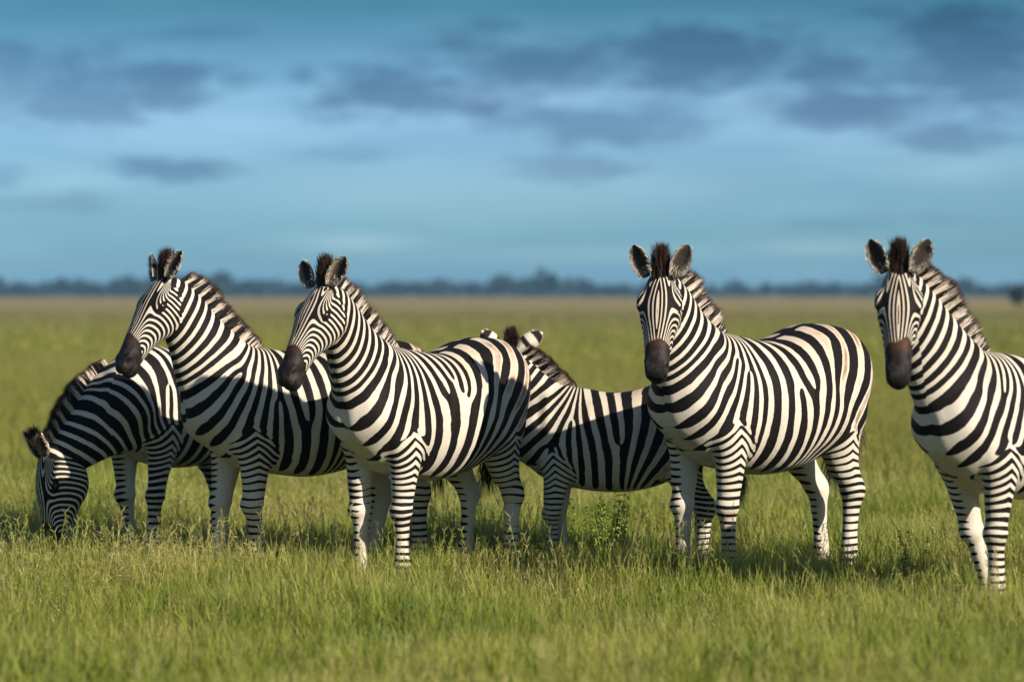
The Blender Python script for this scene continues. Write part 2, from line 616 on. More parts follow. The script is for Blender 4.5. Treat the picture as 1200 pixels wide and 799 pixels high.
    for nm, tab, sy in (('FL', FR, 1), ('FR', FR, -1), ('HL', HD, 1), ('HR', HD, -1)):
        dx, dy, bend = (tuple(legs.get(nm, (0, 0))) + (0,))[:3]
        rows = []
        for (x, y, z, hw, a_, b_) in tab:
            g = float(np.clip((.92 - z) / .86, 0, 1)) ** 1.15
            kb = math.exp(-((z - .42) / .18) ** 2)
            thick = 1 + .19 * float(np.clip((.75 - z) / .2, 0, 1)) * float(np.clip((z - .03) / .05, 0, 1))
            rows.append((x + dx * g + bend * kb, sy * y + dy * g, z, *fx, hw * thick, a_ * thick, b_ * thick, 2.0))
        lg[nm] = Sweep(rows, 6, 22)
    # --- tail dock
    tx = tail
    tl = Sweep([(-.79, 0, 1.12, 1, 0, 0, .035, .03, .03, 2), (-.85, .01 + tx * .1, 1.08, 1, 0, .3, .030, .026, .026, 2),
                (-.885, .02 + tx * .3, .98, 1, 0, 0, .024, .022, .022, 2), (-.885, .02 + tx * .6, .85, 1, 0, 0, .018, .018, .018, 2),
                (-.87, .02 + tx, .72, 1, 0, 0, .014, .014, .014, 2)], 6, 12)

    parts = [tor, nek, hed, tl] + list(lg.values())
    Vs, Qs, Ts, off = [], [], [], 0
    for g in [p.mesh() for p in parts] + blobs:
        Vs.append(g[0])
        Qs.append(g[1] + off)
        if g[2] is not None:
            Ts.append(g[2] + off)
        off += len(g[0])
    me = mesh_np("tmp", np.vstack(Vs), [np.vstack(Qs), np.vstack(Ts)])
    tmp = bpy.data.objects.new("tmp", me)
    COL.objects.link(tmp)
    md = tmp.modifiers.new("r", 'REMESH')
    md.mode = 'VOXEL'
    md.voxel_size = VOX
    dg = bpy.context.evaluated_depsgraph_get()
    dg.update()
    ev = tmp.evaluated_get(dg)
    m2 = ev.to_mesh()
    V = np.empty(len(m2.vertices) * 3, dtype=np.float32)
    m2.vertices.foreach_get('co', V)
    V = V.reshape(-1, 3).astype(float)
    F = np.empty(len(m2.polygons) * 4, dtype=np.int32)
    if len(m2.loops) == len(F):
        m2.loops.foreach_get('vertex_index', F)
        F = F.reshape(-1, 4)
    else:
        raise RuntimeError("remesh gave non quads")
    ed = np.empty(len(m2.edges) * 2, dtype=np.int32)
    m2.edges.foreach_get('vertices', ed)
    ed = ed.reshape(-1, 2)
    ev.to_mesh_clear()
    bpy.data.objects.remove(tmp)
    bpy.data.meshes.remove(me)
    # --- smoothing: a lot where parts meet, little on the head
    n = len(V)
    deg = np.bincount(ed.ravel(), minlength=n)[:, None]

    def relax(V, w, it):
        for _ in range(it):
            acc = np.stack([np.bincount(ed[:, 0], V[ed[:, 1], i], n) + np.bincount(ed[:, 1], V[ed[:, 0], i], n) for i in range(3)], 1)
            V = V + w * (acc / deg - V)
        return V
    hs, hx, hz, hr, hj = hed.locate(V)
    headw = sstep(hr, 1.7, 1.12) * sstep((V - P) @ ax, -.03, .06)
    legz = sstep(V[:, 2], .50, .72)
    V = relax(V, (.55 * (.12 + .88 * legz) * (1 - .80 * headw))[:, None], 34)
    V = relax(V, .5, 3)
    # relief under the skin: (x, y, z, rx, ry, rz, height)
    a_, b_, c_, d_ = (V[F[:, i]] for i in range(4))
    fn = np.cross(c_ - a_, d_ - b_)
    N_ = np.stack([sum(np.bincount(F[:, j], fn[:, i], n) for j in range(4)) for i in range(3)], 1)
    N_ = unit(N_)
    disp = np.zeros(n)
    for (qx, qy, qz, rx_, ry_, rz_, hh) in [
            (-.36, .27, 1.02, .09, .15, .12, -.030), (.17, .27, .80, .045, .2, .20, -.016), (.55, .16, .90, .075, .1, .085, .020),
            (.29, .20, .80, .085, .12, .12, .020), (.40, .16, 1.10, .035, .15, .16, .010), (.46, .16, 1.06, .035, .15, .15, -.012),
            (-.40, .20, 1.22, .06, .1, .05, .014), (-.42, .23, .76, .08, .12, .09, .020), (-.60, .2, .98, .12, .15, .14, .012),
            (-.70, .2, .80, .04, .2, .16, -.012), (.60, 0, .86, .1, .035, .14, -.016), (-.25, .25, .66, .08, .1, .05, -.010),
            (.34, .14, .42, .05, .06, .035, .006), (-.645, .14, .46, .05, .06, .035, .006)]:
        disp += hh * np.exp(-((V[:, 0] - qx) / rx_) ** 2 - ((np.abs(V[:, 1]) - qy) / ry_) ** 2 - ((V[:, 2] - qz) / rz_) ** 2)
    barrel = sstep(V[:, 0], .20, .12) * sstep(V[:, 0], -.32, -.2) * sstep(V[:, 2], 1.2, 1.05) * sstep(V[:, 2], .60, .72)
    disp += barrel * .0030 * np.sin((V[:, 0] + .12 * V[:, 2]) * 2 * pi / .078)
    bodyw = 1 - sstep(hr, 2.0, 1.2)
    disp += bodyw * (lownoise(V, seed + 51, 11) * .0032 + lownoise(V, seed + 52, 26) * .0013)
    V = V + N_ * disp[:, None]
    for sgn in (1, -1):      # nostrils and the line of the mouth
        d = (V - hp(.93, sgn * .066, .020))
        g = np.exp(-((d @ ax / .020) ** 2 + (d @ dz / .014) ** 2 + (d @ sx / .03) ** 2))
        V = V - (sx * sgn * .024)[None] * g[:, None]
    hd_ = (V - P) @ ax / headL
    mz = (V - P) @ dz
    g = np.exp(-((mz + .035 + .05 * (1 - hd_)) / .007) ** 2) * sstep(hd_, .74, .82)
    V = V - (V - (P + ax * headL * .85)) * (g * .09 * sstep(hed.locate(V)[3], 2.5, 1.5))[:, None]

    # --- coat fields
    def fields(Q, isneck=None):
        m = len(Q)
        x, y, z = Q.T
        ns, nx, nz_, nr, nj = nek.locate(Q, True)
        q = Q.copy()
        wob = lownoise(q * np.array([1, 1, 1]), seed, 4.5) * .55 + lownoise(q + .13 * np.tanh(y / .12)[:, None], seed + 5, 9.0) * .30
        # torso: upright bands in front of a pivot at the flank, fanning back over the rump behind it
        xp, zp = -.10, .42
        dx, dz_ = x - xp, z - zp
        th = np.arctan2(np.maximum(dz_, 0) + .02, np.maximum(-dx, 0) + 1e-4)
        ang = (pi / 2 - th) * .64
        below = np.maximum(-dz_, 0)
        # front: the bands fan about a point over the withers (under the chest when the head is down)
        # until they stand square to the neck, then follow the neck
        js = int(.38 * (len(nek.C) - 1))
        Cj, Tj, Uj = nek.C[js], unit(nek.T[js] * np.array([1, 0, 1])), nek.U[js]
        al = math.atan2(Tj[2], Tj[0])
        sg_ = 1 if al >= 0 else -1
        W = Cj + unit(Uj * np.array([1, 0, 1])) * (.38 if sg_ > 0 else -.52)
        xw = W[0]
        thf = np.arctan2(x - xw, (W[2] - z) * sg_ + 1e-4)
        thf = np.where((W[2] - z) * sg_ < .05, np.where(x > xw, pi / 2, 0), thf)
        fanp = np.clip(thf, 0, abs(al)) * .56 / (lam * .90)
        pf = np.where(dx > 0, -(np.minimum(x, xw) - xp) / lam, ang / (lam * 1.22) + below / .06 * sstep(-dx, 0, .2)) - np.where(x > xw, fanp, 0)
        p_end = -(xw - xp) / lam - abs(al) * .56 / (lam * .90)
        sj = nek.s[js]
        pn = p_end - (ns - sj - nz_ * (.08 + .50 * sstep(ns / nek.s[-1], .38, .78))) / lam_neck
        dj = (Q - Cj) @ Tj
        tn_ = ns / nek.s[-1]
        wn = sstep(dj, -.06, .10) * sstep(x, xw - .1, xw + .1)
        pa = pf * (1 - wn) + pn * wn
        pa = 2 * pi * (pa + phase) + wob * 1.5
        # forks
        fk = np.zeros(m)
        for i in range(7):
            cx, cz, sg, sd = rs2[i]
            v_ = np.arctan2(z - cz, (x - cx))
            fk += np.where(np.sign(y) == sd, sg * v_, 0) * 1.0
        # --- legs
        lw = np.zeros(m)
        pb = np.zeros(m)
        inner = np.zeros(m)
        low = np.zeros(m)
        for nm, sw in lg.items():
            s_, lx, lz, r_, j_ = sw.locate(Q)
            sy = 1 if nm[1] == 'L' else -1
            top = .86 if nm[0] == 'F' else .80
            ztop = top - .75 * np.abs(lz) + .04
            w_ = sstep(r_, 1.7, 1.15) * sstep(Q[:, 2], ztop, ztop - .12)
            w_ *= np.where(np.sign(y) == sy, 1, sstep(np.abs(y), .05, .0)) if nm[0] in 'FH' else 1
            # chevron at the elbow / level rings lower down; finer towards the hoof
            zz = Q[:, 2] + .75 * np.abs(lz) * sstep(Q[:, 2], .48, .72)
            lamz = .050 if nm[0] == 'H' else .046
            p_ = 2 * pi * (zz / lamz + .35 * np.log1p(np.exp(-(Q[:, 2] - .45) / .12)) * 3.0 * -1)
            p_ = p_ + lownoise(Q, seed + 11 + ord(nm[0]) + ord(nm[1]), 11) * 1.6 + lownoise(Q, seed + 15, 26) * .9 + lownoise(Q, seed + 17, 7) * 1.4 * sstep(z, .45, .7)
            better = w_ > lw
            pb = np.where(better, p_, pb)
            lw = np.maximum(lw, w_)
            ins = sstep(-lx * np.sign(sw.S[0] @ np.array([0, 1, 0])) * sy / sw.hw[j_], .15, .95)
            inner = np.where(better, ins, inner)
            low = np.maximum(low, w_ * sstep(Q[:, 2], .12, .07))
        # --- head
        s_, lx, lz, r_, j_ = hed.locate(Q)
        tt = ((Q - P) @ ax) / headL
        hw_ = sstep(r_ - nr, .3, -.3) * sstep(tt, -.05, .08) * sstep(r_, 2.2, 1.5)
        an = np.abs(np.arctan2(lx, lz))                      # 0 dorsal, pi/2 side, pi throat
        arc = np.where(an < 1.75, (1.75 - an), (an - 1.75) * 1.2)
        arc_d = .078 * arc + .026 * arc ** 2.6
        r_s = np.sqrt(((tt - .80) * headL * .92) ** 2 + arc_d ** 2)
        r_d = .66 * (arc_d - 1.3 * ((tt - .42) * headL) ** 2) + .13
        wd_ = sstep(an, .45, 1.15)
        rr_ = r_d * (1 - wd_) + r_s * wd_ + .008 * lownoise(Q, seed + 21, 12)
        ph = 2 * pi * (rr_ / .0265)
        ph = ph + lownoise(Q, seed + 23, 26) * .55
        nsd = .02 * lownoise(Q, seed + 31, 30)
        muz = sstep(tt + nsd + .085 * np.cos(an) + .012 * lownoise(Q, seed + 33, 70), .725, .790)
        wb = np.maximum(lw, hw_)
        pb = np.where(hw_ > lw, ph, pb)
        black = muz * hw_
        brown = hw_ * sstep(tt, .60, .66) * sstep(tt, .80, .69) * sstep(an, 1.2, .5) * .6 * brown_k
        for sg in (1, -1):
            dq = Q - hp(.285, sg * .094, .040)
            de = np.sqrt((dq @ ax / 1.25) ** 2 + (dq @ dz / .8) ** 2 + (dq @ sx) ** 2)
            black = np.maximum(black, sstep(de, .032, .023))
        low_hoof = sstep(z, .065, .05)
        black = np.maximum(black, low_hoof)
        # dorsal line
        dors = sstep(np.abs(y), .026, .012) * sstep(z, 1.15, 1.2) * sstep(x, .25, .15)
        black = np.maximum(black, dors * (1 - hw_))
        white = np.zeros(m)
        white = np.maximum(white, lw * inner * .48)
        chest = sstep(np.abs(y), .13, .02) * sstep(z, .98, .80) * sstep(x, .40, .50) * (1 - lw) * (1 - hw_) * sstep(x, .80, .70) * sstep(tn_, .50, .36)
        white = np.maximum(white, chest * .62)
        bel = sstep(z, .71, .655) * (1 - lw) * sstep(np.abs(y), .16, .05) * sstep(x, .60, .50) * (1 - hw_)
        white = np.maximum(white, bel * .8)
        shadow = sstep(x, -.25, -.45) * (1 - lw) * .9 * (1 - hw_)
        warm = sstep(z, .85, 1.25) * (1 - hw_) * sstep(x, .35, -.3) * .8 + .55 * hw_ * sstep(an, 1.1, .2)
        warm = warm + lw * sstep(z, .5, .2) * (.45 + .3 * lownoise(Q, seed + 47, 9))
        warm = np.clip(warm, 0, 1.2)
        duty = np.where(hw_ > .5, .27, np.where(lw > .5, -.14 - .14 * sstep(z, .55, .3) - .25 * inner, .20))
        duty = duty + .12 * lownoise(Q, seed + 41, 7) + .38 * lw * lownoise(Q, seed + 43, 17)
        duty = duty + wn * .12
        return dict(pa=pa, pb=pb, wb=wb, fc=np.cos(fk * (1 - wb)), fs=np.sin(fk * (1 - wb)), black=black, white=white,
                    shadow=shadow, warm=warm, duty=duty, brown=brown, muz=black * (tt > .5) * (hw_ > .2))
    rs2 = []
    for i in range(7):
        rs2.append((rs.uniform(-.15, .42), rs.uniform(.80, 1.2), rs.choice([-1, 1]), 1 if i < 4 else -1))
    at = fields(V)

    # --- ears (shells sunk into the skull, same mesh)
    EV, EQ, ein, eu, ev_ = [], [], [], [], []
    off = n
    for i, sgn in enumerate((1, -1)):
        yaw_, spl = ears[i]
        base = hp(-.005, sgn * .060, .072)
        d = unit(-ax * .80 + dz * .36 + sx * sgn * (.42 + spl))
        op = unit(dz * .75 + ax * .25 + sx * sgn * .35)
        # turn the opening about the ear's own axis
        op = unit(op - (op @ d) * d)
        sd_ = np.cross(d, op)
        a_ = radians(yaw_) * sgn
        op, sd_ = op * cos(a_) + sd_ * sin(a_), sd_ * cos(a_) - op * sin(a_)
        nu, nv = 22, 15
        u = np.linspace(0, 1, nu)
        wt = np.interp(u, [0, .12, .3, .5, .7, .85, .94, 1], [.50, .72, .95, 1.0, .86, .60, .36, .10]) * .050 * ear_k
        v = np.linspace(-1, 1, nv)
        le = .168 * ear_k
        for layer in (1, 0):
            U_, W_ = np.meshgrid(u, v, indexing='ij')
            w_ = wt[:, None]
            a2 = W_ * (1.25 - .35 * U_)
            den = np.sin(1.25 - .35 * U_)
            pts = base + (U_ * le)[..., None] * d + (w_ * np.sin(a2) / den)[..., None] * sd_ \
                + (w_ * 1.15 * (1 - np.cos(a2)) - .018 * np.sin(pi * U_) - (0 if layer else 1) * .007 * (1.02 - np.abs(W_)))[..., None] * op
            EV.append(pts.reshape(-1, 3))
            idx = np.arange(nu * nv).reshape(nu, nv) + off
            q = np.stack([idx[:-1, :-1], idx[:-1, 1:], idx[1:, 1:], idx[1:, :-1]], -1).reshape(-1, 4)
            EQ.append(q if layer else q[:, ::-1])
            ein.append(np.full(nu * nv, float(layer)))
            eu.append(U_.ravel())
            ev_.append(np.abs(W_).ravel())
            off += nu * nv
    EV, EQ = np.vstack(EV), np.vstack(EQ)
    ne_ = len(EV)
    # pale hair fringing the inside of each ear
    G_ = EV.reshape(2, 2, 22, 15, 3)[:, 0]
    r9 = np.random.default_rng(seed + 61)
    for gi, G in enumerate(G_):
        er, ed_ = [], []
        for edge_, nxt in ((0, 2), (14, 12)):
            for _ in range(150):
                i_ = int(r9.integers(1, 19))
                f_ = r9.random()
                p0 = G[i_, edge_] * (1 - f_) + G[i_ + 1, edge_] * f_
                q0 = G[i_, nxt] * (1 - f_) + G[i_ + 1, nxt] * f_
                er.append(p0 * .8 + q0 * .2)
                ed_.append(unit(unit(q0 - p0) * r9.uniform(-.1, .7) + unit(G[20, 7] - G[0, 7]) * r9.uniform(.3, 1.0) + unit(G[10, 0] + G[10, 14] - 2 * G[10, 7]) * .45 + r9.normal(0, .2, 3)))
        for _ in range(90):
            c_, i_ = int(r9.integers(1, 14)), int(r9.integers(1, 6))
            er.append(G[i_, c_])
            ed_.append(unit(unit(G[20, 7] - G[0, 7]) + r9.normal(0, .35, 3)))
        er, ed_ = np.array(er), np.array(ed_)
        sv, sq, st, tv, si = strands(er, ed_, r9.uniform(.012, .027, len(er)), .0023, seed + 62 + gi, .2)
        link("ear_hair", mesh_np("ear_hair", sv, [sq, st], dict(tip=tv * .5, dark=(r9.random(len(er)) < .12).astype(float)[si], rnd=r9.random(len(er))[si])), E, (MANE_M,))
    attrs = {k: np.concatenate([v, np.zeros(ne_)]) for k, v in at.items()}
    attrs['ein'] = np.concatenate([np.zeros(n)] + ein)
    attrs['eu'] = np.concatenate([np.zeros(n)] + eu)
    attrs['ev'] = np.concatenate([np.zeros(n)] + ev_)
    bm_ = mesh_np("body", np.vstack([V, EV]), [np.vstack([F, EQ])], attrs)
    link("body", bm_, E, (coat_material(seed), EAR_M))
    mi = np.zeros(len(F) + len(EQ), dtype=np.int32)
    mi[len(F):] = 1
    bm_.polygons.foreach_set('material_index', mi)

    # --- eyes
    for sgn in (1, -1):
        ev1, eq1, _ = ellipsoid(hp(.285, sgn * .089, .040), (.0215, .019, .026), np.stack([sx, dz, ax]), 12, 16)
        link("eye", mesh_np("eye", ev1, [eq1]), E, (EYE_M,))

    # --- mane: stiff upright hair along the crest, banded like the neck
    nm_ = 5200
    r = np.random.default_rng(seed + 3)
    tcr = r.uniform(.20, 1.0, nm_) ** .95
    ii = tcr * (len(nek.C) - 1)
    i0 = np.clip(ii.astype(int), 0, len(nek.C) - 2)
    fr = (ii - i0)[:, None]

    def lerp(A):
        return A[i0] * (1 - fr) + A[i0 + 1] * fr
    Cc, Uu, Ss, Tt = lerp(nek.C), unit(lerp(nek.U)), unit(lerp(nek.S)), unit(lerp(nek.T))
    ht = (nek.ht[i0] * (1 - fr[:, 0]) + nek.ht[i0 + 1] * fr[:, 0])
    latr = r.normal(0, .010, nm_)
    roots = Cc + Uu * (ht - .016)[:, None] + Ss * latr[:, None]
    dirs = Uu + Ss * (latr * 3.5 + r.normal(0, .05, nm_))[:, None] + Tt * r.normal(.02, .10, nm_)[:, None]
    hl = np.interp(tcr, [.2, .30, .45, .8, 1.0], [.03, .062, .092, .098, .075]) * mane_h
    clump = lownoise(np.stack([tcr * 60, 0 * tcr, 0 * tcr], 1), seed + 8, 1.0)
    lens = hl * (1 + .10 * clump + r.normal(0, .07, nm_)) + .016
    fd = fields(roots)
    Vv = np.sin(fd['pa']) * fd['fc'] + np.cos(fd['pa']) * fd['fs'] + fd['duty'] - .1
    dk = (Vv > 0).astype(float)
    # forelock between the ears: dark brown tuft
    nf = int(1500 * tuft)
    fr_ = np.stack([hp(a, b, .085 - abs(b) * .3) for a, b in zip(r.normal(-.055, .034, nf), r.normal(0, .017, nf))])
    fdirs = -ax * .8 + dz * .35 + sx * r.normal(0, .15, nf)[:, None] + dz * r.normal(.05, .16, nf)[:, None]
    fl = (.085 + .075 * np.exp(-((fr_ - hp(-.01, 0, .08)) @ sx / .016) ** 2) * (.5 + .5 * r.random(nf))) * mane_h * tuft_h * (.8 + .2 * np.exp(-((fr_ - hp(-.045, 0, .08)) @ ax / .03) ** 2))
    R_ = np.vstack([roots, fr_])
    D_ = np.vstack([dirs, fdirs])
    L_ = np.concatenate([lens, fl])
    K_ = np.concatenate([dk, np.ones(nf)])
    sv, sq, st, tv, si = strands(R_, D_, L_, .0042, seed + 4, .10)
    tv = np.where(si >= nm_, np.maximum(tv, .80 + .2 * tv), tv)
    link("mane", mesh_np("mane", sv, [sq, st], dict(tip=tv, dark=K_[si], rnd=r.random(len(R_))[si])), E, (MANE_M,))

    # --- tail tuft
    nt_ = 700
    k = r.uniform(.45, 1, nt_)
    jj = (k * (len(tl.C) - 1)).astype(int)
    rt = tl.C[jj] + r.normal(0, .008, (nt_, 3))
    dd = np.array([0, 0, -1.0]) + r.normal(0, .10, (nt_, 3))
    sv, sq, st, tv, si = strands(rt, dd, r.uniform(.22, .38, nt_), .005, seed + 6, .12, 4)
    link("tail_hair", mesh_np("tail_hair", sv, [sq, st], dict(tip=np.maximum(tv, .7), dark=np.ones(len(sv)), rnd=r.random(nt_)[si] * .4)), E, (MANE_M,))
    return E


def ground_at(px, py, Y):
    p = screen(px, py, Y)
    return (float(p[0]), float(p[1]), 0.0)

# ------------------------------------------------------------------ ground
def ground_material():
    m = bpy.data.materials.new("savanna_ground")
    m.use_nodes = True
    nt = m.node_tree
    nt.nodes.clear()
    h = NT(nt)
    out = h.n('ShaderNodeOutputMaterial')
    bs = h.n('ShaderNodeBsdfPrincipled')
    geo = h.n('ShaderNodeNewGeometry')
    sep = h.n('ShaderNodeSeparateXYZ')
    h.l(geo.outputs['Position'], sep.inputs[0])
    y = sep.outputs[1]
    mp = h.n('ShaderNodeMapping')
    mp.inputs['Scale'].default_value = (.16, .035, .1)
    h.l(geo.outputs['Position'], mp.inputs[0])
    big = h.noise(mp.outputs[0], 1.0, 6, .62)
    mp2 = h.n('ShaderNodeMapping')
    mp2.inputs['Scale'].default_value = (1.3, .5, 1)
    h.l(geo.outputs['Position'], mp2.inputs[0])
    fine = h.noise(mp2.outputs[0], 1.0, 5, .65)
    near = h.mix(fine, (.035, .040, .012), (.085, .085, .028))
    mid = h.mix(h.sstep(fine, .3, .7), (.150, .180, .022), (.290, .285, .052))
    mid = h.mix(h.math('MULTIPLY', h.sstep(big, .50, .66), .8), mid, (.30, .25, .08))
    mid = h.mix(h.math('MULTIPLY', h.sstep(big, .46, .34), .7), mid, (.065, .095, .022))
    far = h.mix(h.sstep(big, .35, .65), (.21, .18, .065), (.28, .205, .085))
    c = h.mix(h.sstep(y, 22, 60), near, mid)
    c = h.mix(h.sstep(y, 110, 420), c, far)
    h.l(c, bs.inputs['Base Color'])
    bs.inputs['Roughness'].default_value = 1
    bs.inputs['Specular IOR Level'].default_value = 0
    h.l(bs.outputs[0], out.inputs[0])
    return m


me = mesh_np("ground", [(-2800, -60, 0), (2800, -60, 0), (2800, 2800, 0), (-2800, 2800, 0)], [np.array([[0, 1, 2, 3]])])
tag(link("ground", me, None, (ground_material(),)), kind='structure')


# ------------------------------------------------------------------ grass
def grass_material(name, lo, hi, dry, dry_k, far=False):
    m = bpy.data.materials.new(name)
    m.use_nodes = True
    nt = m.node_tree
    nt.nodes.clear()
    h = NT(nt)
    out = h.n('ShaderNodeOutputMaterial')
    bs = h.n('ShaderNodeBsdfPrincipled')
    tr = h.n('ShaderNodeBsdfTranslucent')
    ms = h.n('ShaderNodeMixShader')
    ms.inputs[0].default_value = .48
    t, r = h.attr('tip'), h.attr('rnd')
    geo = h.n('ShaderNodeNewGeometry')
    mp = h.n('ShaderNodeMapping')
    mp.inputs['Scale'].default_value = (1, .6, 0)
    h.l(geo.outputs['Position'], mp.inputs[0])
    patch = h.noise(mp.outputs[0], .9, 4, .6)
    c = h.mix(r, lo, hi)
    c = h.mix(h.math('MULTIPLY', h.sstep(patch, .40, .62), .65), c, h.mix(r, (.280, .300, .020), (.450, .420, .075)))
    patch2 = h.noise(mp.outputs[0], 2.6, 4, .6)
    c = h.mix(h.math('MULTIPLY', h.sstep(patch2, .50, .36), .7), c, h.mix(r, (.050, .110, .008), (.150, .240, .018)))
    c = h.mix(h.math('MULTIPLY', h.sstep(h.math('ADD', r, h.math('MULTIPLY', h.math('SUBTRACT', patch, .5), 1.4)), 1 - dry_k, 1.08 - dry_k), .85), c, dry)
    c = h.mix(h.math('MULTIPLY', h.sstep(t, .58, 1.0), .34), c, dry)
    if far:
        sep = h.n('ShaderNodeSeparateXYZ')
        h.l(geo.outputs['Position'], sep.inputs[0])
        c = h.mix(h.math('MULTIPLY', h.sstep(sep.outputs[1], 60, 260), .8), c, (.25, .205, .095))
    h.l(c, bs.inputs['Base Color'])
    h.l(c, tr.inputs[0])
    bs.inputs['Roughness'].default_value = .55
    bs.inputs['Specular IOR Level'].default_value = .22
    h.l(bs.outputs[0], ms.inputs[1])
    h.l(tr.outputs[0], ms.inputs[2])
    h.l(ms.outputs[0], out.inputs[0])
    return m


def clump_mesh(name, n, rad, h0, h1, width, seed, segs, lean=.35, seeds=0):
    r = np.random.default_rng(seed)
    a = r.uniform(0, 2 * pi, n)
    q = rad * np.sqrt(r.random(n))
    roots = np.stack([q * np.cos(a), q * np.sin(a), np.zeros(n) - .01], 1)
    d = np.stack([r.normal(0, lean, n) + .04, r.normal(0, lean, n), np.ones(n)], 1)
    L = r.uniform(h0, h1, n) * (1 - .35 * (q / rad) ** 2)
    V, Q, T, tv, si = strands(roots, d, L, width, seed + 1, .38, segs)
    rn = r.random(n)[si]
    polys = [Q, T]
    if seeds:
        # flowering stems: a thin stalk with a loose feathery head
        roots = np.stack([r.normal(0, rad * .6, seeds), r.normal(0, rad * .6, seeds), np.zeros(seeds)], 1)
        d = unit(np.stack([r.normal(0, .2, seeds), r.normal(0, .2, seeds), np.ones(seeds)], 1))
        Ls = r.uniform(h1 * .75, h1 * 1.25, seeds)
        V2, Q2, T2, tv2, si2 = strands(roots, d, Ls, .0022, seed + 2, .16, segs)
        polys += [Q2 + len(V), T2 + len(V)]
        V, tv, rn = np.vstack([V, V2]), np.concatenate([tv, np.maximum(tv2, .7)]), np.concatenate([rn, r.uniform(.6, 1, seeds)[si2]])
        k = 16
        tips = V2.reshape(seeds, -1, 3)[:, -1]
        rt = np.repeat(tips, k, 0) - np.tile(np.linspace(0, .11, k)[None], (seeds, 1)).ravel()[:, None] * np.repeat(d, k, 0)
        dd = np.repeat(d, k, 0) * .8 + r.normal(0, .55, (seeds * k, 3))
        V3, Q3, T3, tv3, si3 = strands(rt, dd, r.uniform(.015, .04, seeds * k), .0035, seed + 3, .1, 2)
        polys += [Q3 + len(V), T3 + len(V)]
        V, tv, rn = np.vstack([V, V3]), np.concatenate([tv, np.full(len(V3), 1.0)]), np.concatenate([rn, r.uniform(.5, 1, seeds * k)[si3]])
    return mesh_np(name, V, polys, dict(tip=tv, rnd=rn), True)


def grass_field(name, label, kinds, mat, pts, scl, seed, pick=None):
    """one mass of grass: tuft meshes set on points by geometry nodes"""
    kc = bpy.data.collections.new(name + "_tufts")
    for m in kinds:
        m.materials.append(mat)
        kc.objects.link(bpy.data.objects.new("grass_tuft", m))
    r = np.random.default_rng(seed)
    n = len(pts)
    pm = bpy.data.meshes.new(name)
    pm.vertices.add(n)
    pm.vertices.foreach_set('co', np.column_stack([pts, np.zeros(n)]).astype(np.float32).ravel())
    for k, v, ty in (('k', (r.integers(0, len(kinds), n) if pick is None else pick).astype(np.int32), 'INT'),):
        pm.attributes.new(k, ty, 'POINT').data.foreach_set('value', v)
    pm.attributes.new('rot', 'FLOAT', 'POINT').data.foreach_set('value', r.uniform(0, 2 * pi, n).astype(np.float32))
    pm.attributes.new('scl', 'FLOAT', 'POINT').data.foreach_set('value', np.asarray(scl, dtype=np.float32))
    o = link(name, pm, None, (mat,))
    tag(o, label, "grass", kind='stuff')
    ng = bpy.data.node_groups.new(name, 'GeometryNodeTree')
    ng.interface.new_socket(name='Geometry', in_out='INPUT', socket_type='NodeSocketGeometry')
    ng.interface.new_socket(name='Geometry', in_out='OUTPUT', socket_type='NodeSocketGeometry')
    N, Lk = ng.nodes, ng.links
    gi, go = N.new('NodeGroupInput'), N.new('NodeGroupOutput')
    ip = N.new('GeometryNodeInstanceOnPoints')
    ci = N.new('GeometryNodeCollectionInfo')
    ci.inputs['Collection'].default_value = kc
    ci.inputs['Separate Children'].default_value = True
    ci.inputs['Reset Children'].default_value = True

    def na(nm, ty):
        x = N.new('GeometryNodeInputNamedAttribute')
        x.data_type = ty
        x.inputs['Name'].default_value = nm
        return x.outputs['Attribute']
    cx = N.new('ShaderNodeCombineXYZ')
    Lk.new(na('rot', 'FLOAT'), cx.inputs[2])
    Lk.new(gi.outputs[0], ip.inputs['Points'])
    Lk.new(ci.outputs[0], ip.inputs['Instance'])
    ip.inputs['Pick Instance'].default_value = True
    Lk.new(na('k', 'INT'), ip.inputs['Instance Index'])
    Lk.new(cx.outputs[0], ip.inputs['Rotation'])
    Lk.new(na('scl', 'FLOAT'), ip.inputs['Scale'])
    Lk.new(ip.outputs[0], go.inputs[0])
    md = o.modifiers.new("tufts", 'NODES')
    md.node_group = ng
    return o


def scatter(y0, y1, dens, k, m, seed):
    r = np.random.default_rng(seed)
    hw1 = k * y1 + m
    n = int(dens * 2 * hw1 * (y1 - y0))
    p = np.column_stack([r.uniform(-hw1, hw1, n), r.uniform(y0, y1, n)])
    return p[np.abs(p[:, 0]) < k * p[:, 1] + m]


GM = grass_material("grass_near", (.105, .175, .010), (.300, .360, .022), (.60, .50, .22), .16)
GF = grass_material("grass_far", (.140, .185, .018), (.290, .300, .042), (.42, .34, .13), .22, True)
near_kinds = [clump_mesh("grass_tuft", 34, .10, .13, .30, .0060, 100 + i, 4) for i in range(8)] + \
             [clump_mesh("grass_tuft", 26, .10, .14, .32, .0055, 130 + i, 4, seeds=2) for i in range(3)]
pts = scatter(10.5, 27, 105, .19, 1.0, 5)
hl = lownoise(np.column_stack([pts, 0 * pts[:, 0]]), 9, 1.6) * .15 + lownoise(np.column_stack([pts, 0 * pts[:, 0]]), 10, 4.5) * .20
sn = lownoise(np.column_stack([pts, 0 * pts[:, 0]]), 19, 1.1) + .7 * lownoise(np.column_stack([pts, 0 * pts[:, 0]]), 20, 3.2) + rng.normal(0, .4, len(pts))
pick = np.where(sn > .55, rng.integers(8, 11, len(pts)), rng.integers(0, 8, len(pts)))
scl = np.clip(1.0 + hl + rng.normal(0, .12, len(pts)), .5, 1.5)
grass_field("grass", "green seeding grass around and in front of the zebras' legs", near_kinds, GM, pts, scl, 1, pick)
